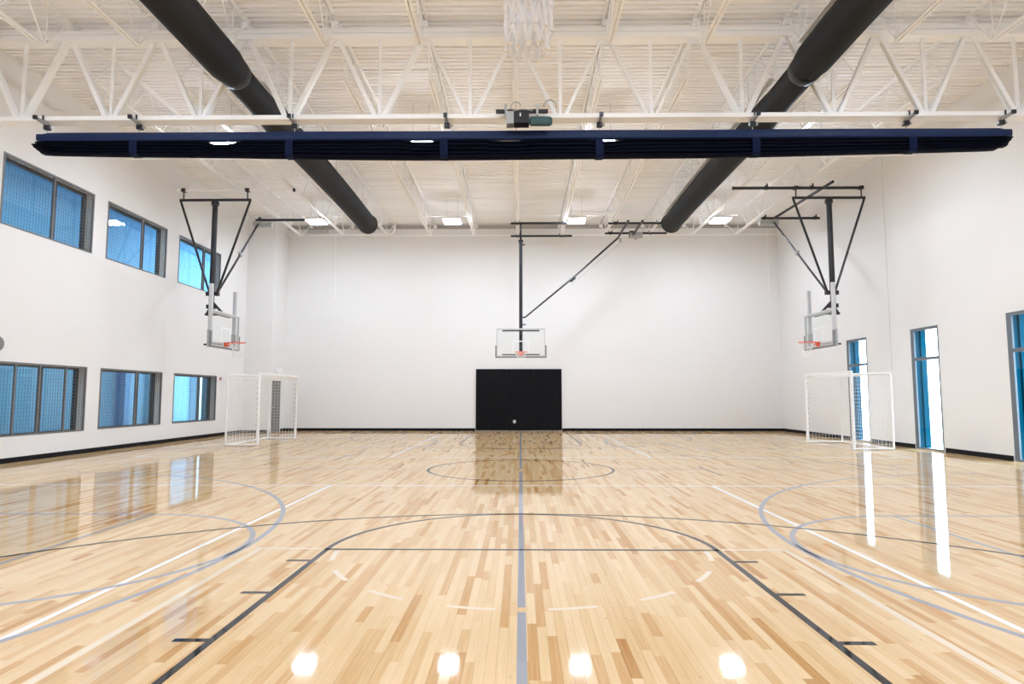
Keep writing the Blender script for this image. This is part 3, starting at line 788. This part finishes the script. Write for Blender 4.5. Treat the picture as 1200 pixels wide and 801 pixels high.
NP_ = [(3.045, 0.222, 0, 0), (2.93, 0.15, 0.01, 0.0), (2.82, 0.085, 0.015, 0.0), (2.72, 0.070, 0.018, 0.0), (2.64, 0.072, 0.02, 0), (2.565, 0.070, 0.02, 0), (2.52, 0.066, 0.018, 0)]
end_hoop('near hoop overhead whose white net hangs into the top of the photo', (0.0, 1.56, 0), 0.0, 1, side_end=4.9, net_profile=NP_, net_r=0.0064, ragged=0.011)

# ---- side hoops (side folding, V braced)
def side_hoop(label, loc, rz, mir, pale):
    """local: faces +y; local x*mir points to the far wall"""
    t = thing('basketball_hoop', label, 'hoop', loc, rz, 'ceiling hung basketball hoops')
    backboard(t)
    for s in (-1, 1):
        bevel(MB().box(s*0.79-0.045, s*0.79+0.045, -0.145, -0.045, 2.90, 4.74).build('height_post', M['silver'], t), 0.008)
        MB().box(s*0.79-0.052, s*0.79+0.052, -0.152, -0.04, 2.87, 3.38).build('post_sleeve', M['grey'], t)
    MB().bar((-0.79, -0.10, 3.02), (0.79, -0.10, 3.02), 0.06, 0.06).bar((-0.79, -0.10, 3.92), (0.79, -0.10, 3.92), 0.06, 0.06).build('post_crossbar', M['silver'], t)
    my = -0.47
    MB().tube([(0, my, 4.1), (0, my, 7.50)], 0.080, 16).build('mast', M['black'], t)
    MB().bar((0, my, 4.35), (0, -0.10, 3.95), 0.06, 0.06).build('mounting_arm', M['black'], t)
    MB().bar((0, my, 4.12), (0, -0.6, 3.9), 0.09, 0.09).build('mounting_arm', M['black'], t)
    MB().bar((0, -0.65, 3.92), (0, -0.12, 3.92), 0.06, 0.06).build('mounting_arm', M['black'], t)
    MB().bar((0, -0.65, 3.0), (0, -0.12, 3.0), 0.05, 0.05).build('mounting_arm', M['black'], t)
    MB().box(-0.6, 0.6, -0.2, -0.155, 3.88, 3.95).build('mounting_rail', M['black'], t)
    MB().box(-0.09, 0.09, my-0.12, my+0.12, 4.1, 4.22).build('mast_shoe', M['black'], t)
    MB().tube([(0, my-1.11, 7.51), (0, my+1.11, 7.51)], 0.042, 10).build('trunnion_bar', M['black'], t)
    MB().tube([(0, my-1.09, 7.49), (0, my-0.08, 4.62)], 0.035, 10).build('mast_brace', M['black'], t)
    MB().tube([(0, my+1.09, 7.49), (0, my+0.17, 4.62)], 0.035, 10).build('mast_brace', M['black'], t)
    MB().box(-0.06, 0.06, my-0.16, my-0.05, 4.5, 4.62).build('brace_shoe', M['black'], t)
    MB().box(-0.06, 0.06, my+0.1, my+0.22, 4.5, 4.62).build('brace_shoe', M['black'], t)
    MB().tube([(0, my, 7.34), (0, my, 7.45)], 0.115, 14).build('mast_collar', M['black'], t)
    for s in (-1, 1):
        MB().tube([(0, my+s*1.0, 7.54), (0, my+s*1.0, 7.80)], 0.02, 8).build('hanger_rod', M['black'], t)
        MB().box(-0.07, 0.07, my+s*1.0-0.06, my+s*1.0+0.06, 7.77, 7.87).build('pipe_clamp', M['black'], t)
    lo = my-1.2 if pale else my-1.05
    MB().tube([(0, lo, 7.82), (0, my+(2.42 if pale else 2.9), 7.82)], 0.045, 10).build('support_pipe', M['steel'] if pale else M['black'], t)
    MB().tube([(0, my+(2.42 if pale else 2.9), 7.82), (0, my+(2.48 if pale else 2.94), 7.82)], 0.055, 10).build('pipe_cap', M['black'], t)
    X = mir*3.35                                   # rear pipe, towards the far wall
    a0, a1 = (my-0.13, my+2.36) if pale else (my-1.28, my+0.80)
    MB().tube([(X, a0, 7.81), (X, a1, 7.81)], 0.045, 10).build('support_pipe', M['black'], t)
    clamps(t, [(X, a0+0.15, 7.81), (X, a1-0.12, 7.81)])
    bx_ = my + (0.0 if pale else 0.41)
    MB().tube([(X, bx_, 7.74), (mir*1.7, my+(bx_-my)*0.5+0.08, 6.16), (mir*0.05, my+0.12, 4.55)], 0.034, 10).build('fold_brace', M['black'], t)
    MB().box(mir*1.7-0.05, mir*1.7+0.05, my+(bx_-my)*0.5+0.03, my+(bx_-my)*0.5+0.13, 6.08, 6.24).build('brace_hinge', M['grey'], t)
    mo = MB().box(X-0.14, X+0.14, bx_-0.18, bx_+0.12, 7.56, 7.74).build('winch', M['grey'], t)
    MB().tube([(X, bx_+0.12, 7.63), (X, bx_+0.48, 7.63)], 0.10, 14).build('winch_motor', M['grey'], mo)
    if not pale:
        MB().tube([(X+mir*0.1, bx_-0.05, 7.81), (-mir*0.55, my+0.12, 7.83)], 0.045, 10).build('cross_pipe', M['black'], t)
        clamps(t, [(0, my+1.9, 7.82), (0, my+0.5, 7.82)])
    return t
# left: faces +X  -> rotate local +y to +X (rz=-90deg): local x -> -Y, so far wall is local -x
side_hoop('left side hoop hanging by the left windows with its backboard seen edge on', (-9.02, 19.45, 0), -math.pi/2, -1, True)
# right: faces -X -> rz=+90deg: local x -> +Y, far wall is local +x
side_hoop('right side hoop hanging before the right wall with black pipes above', (9.02, 19.45, 0), math.pi/2, 1, False)

# ================================================================== GOALS
def goal(label, loc, rz, W, D, H, cornerr):
    """local: mouth plane at y=0 facing +y, depth towards -y, x across"""
    t = thing('soccer_goal', label, 'goal', loc, rz, 'white folding goals')
    r = 0.028
    for s in (-1, 1):
        bevel(MB().box(s*W/2-0.035, s*W/2+0.035, -0.035, 0.035, 0.0, H).build('goal_post', M['white'], t), 0.01)
        x = s*W/2
        pts = [(x, -D, 0.03)] + [(x, -D+cornerr*(1-math.cos(a)), H-cornerr*(1-math.sin(a))) for a in [k*math.pi/2/6 for k in range(7)]] + [(x, 0, H-0.03)]
        MB().tube(pts, r, 8).build('side_hoop_frame', M['white'], t)
        MB().tube([(x, -D, 0.03), (x, 0, 0.03)], r, 8).build('base_rail', M['white'], t)
        clip = MB()
        for k in range(12): clip.box(x-0.012, x+0.012, -0.06, -0.034, 0.12+k*(H-0.2)/12, 0.15+k*(H-0.2)/12)
        clip.build('net_clips', M['boardpad'], t)
    bevel(MB().box(-W/2-0.035, W/2+0.035, -0.035, 0.035, H, H+0.07).build('crossbar', M['white'], t), 0.01)
    MB().tube([(-W/2, -D, 0.03), (W/2, -D, 0.03)], r, 8).build('rear_rail', M['white'], t)
    MB().tube([(-W/2, -D+cornerr*0.3, H-cornerr*0.3), (W/2, -D+cornerr*0.3, H-cornerr*0.3)], 0.014, 8).build('rear_top_rail', M['white'], t)
    nb = MB(); g = 0.10; q = 0.0042
    n = int(W/g)
    for k in range(n+1):
        x = -W/2 + W*k/n
        nb.bar((x, -D, 0.05), (x, -D, H-cornerr*0.6), q); nb.bar((x, -D+cornerr*0.3, H-cornerr*0.3), (x, 0, H), q)
    for k in range(int(H/g)):
        z = 0.05 + k*g
        nb.bar((-W/2, -D, z), (W/2, -D, z), q)
        for s in (-1, 1): nb.bar((s*W/2, -D, z), (s*W/2, 0, z), q)
    for k in range(1, int(D/g)):
        y = -D + k*g
        nb.bar((-W/2, y, H-0.02), (W/2, y, H-0.02), q)
        for s in (-1, 1): nb.bar((s*W/2, y, 0.05), (s*W/2, y, H), q)
    nb.build('net', M['net'], t)
    return t
goal('white netted goal beside the lower windows in the far left of the room', (-7.57, 20.12, 0), -math.pi/2, 3.1, 0.92, 2.04, 0.14)
goal('white netted goal before the far window of the right wall', (8.87, 18.75, 0), math.pi/2, 2.75, 1.05, 2.04, 0.08)

# ================================================================== SMALL THINGS ON THE WALLS
seams = [-1.85, -0.58, 0.56, 1.715]
for i in range(3):
    b = MB().box(seams[i]+0.001, seams[i+1]-0.001, YF-0.06, YF, 0.03, 2.56)
    o = bevel(b.build('wall_pad', M['pad']), 0.010, 3)
    tag(o, f'{["left","middle","right"][i]} panel of the black wall padding under the far hoop', 'pad', 'black wall pads')
b = MB().box(-0.30, -0.19, YF-0.068, YF-0.06, 0.33, 0.45).build('outlet', M['white']); bevel(b, 0.004)
tag(b, 'small white outlet plate low on the black wall pads', 'outlet')
MB().box(-0.262, -0.228, YF-0.071, YF-0.068, 0.40, 0.43).box(-0.262, -0.228, YF-0.071, YF-0.068, 0.35, 0.38).build('socket', M['boardpad'], b)
t = thing('fire_alarm', 'small red alarm beside the last lower window on the left wall', 'alarm', (XL, 23.33, 2.06))
bevel(MB().box(0, 0.04, -0.04, 0.04, -0.06, 0.06).build('alarm_box', M['red'], t), 0.006)
MB().box(0.04, 0.055, -0.03, 0.03, -0.055, -0.02).build('alarm_lens', M['white'], t)
t = thing('exit_sign', 'white exit sign above the grey door in the far left corner', 'sign', (BX+0.03, 25.84, 2.44))
bevel(MB().box(0.0, 0.30, -0.02, 0.02, -0.10, 0.12).build('sign_face', M['white'], t), 0.006)
MB().box(-0.03, 0.0, -0.05, 0.05, 0.02, 0.10).build('wall_mount', M['white'], t)
t = thing('wall_speaker', 'small grey round speaker above the nearest lower left window', 'speaker', (XL, 13.24, 2.52))
MB().tube([(0, 0, 0), (0.05, 0, 0), (0.09, 0, 0)], [0.13, 0.15, 0.10], 20).build('speaker_body', M['boardpad'], t)
def conduit(pts, r, label, m='wall'):
    tag(MB().tube(pts, r, 8).build('conduit', M[m]), label, 'conduit')
conduit([(-7.84, YF-0.02, 5.45), (-7.84, YF-0.02, 8.2)], 0.014, 'thin white conduit high on the far wall left of centre', 'deck')
conduit([(10.42, YF-0.02, 5.8), (10.42, YF-0.02, 8.5)], 0.014, 'thin white conduit high on the far wall near the right corner', 'deck')
conduit([(XR-0.012, 18.9, 2.2), (XR-0.012, 18.9, 8.6)], 0.008, 'thin white conduit down the right wall beside the right goal', 'wall')
pp = [(BX+0.0, 26.55, 8.22), (-5.55, 26.55, 8.22)] + [(-5.55+0.25*math.sin(a), 26.55, 8.22+0.25*(1-math.cos(a))) for a in [k*math.pi/2/5 for k in range(1, 6)]] + [(-5.30, 26.55, 8.7)]
o = MB().tube(pp, 0.05, 10).build('ceiling_pipe', M['steel'], smooth=True); tag(o, 'white pipe along the top of the far wall bending up at its right end', 'pipe')
t = thing('vent_grille', 'grey louvred vent high on the far wall at left', 'vent', (-8.6, YF, 8.40))
MB().box(-0.42, 0.42, -0.03, 0, -0.11, 0.11).build('vent_back', M['band'], t)
for k in range(5): MB().box(-0.40, 0.40, -0.05, -0.03, -0.095+k*0.042, -0.075+k*0.042).build('slat', M['jamb'], t)
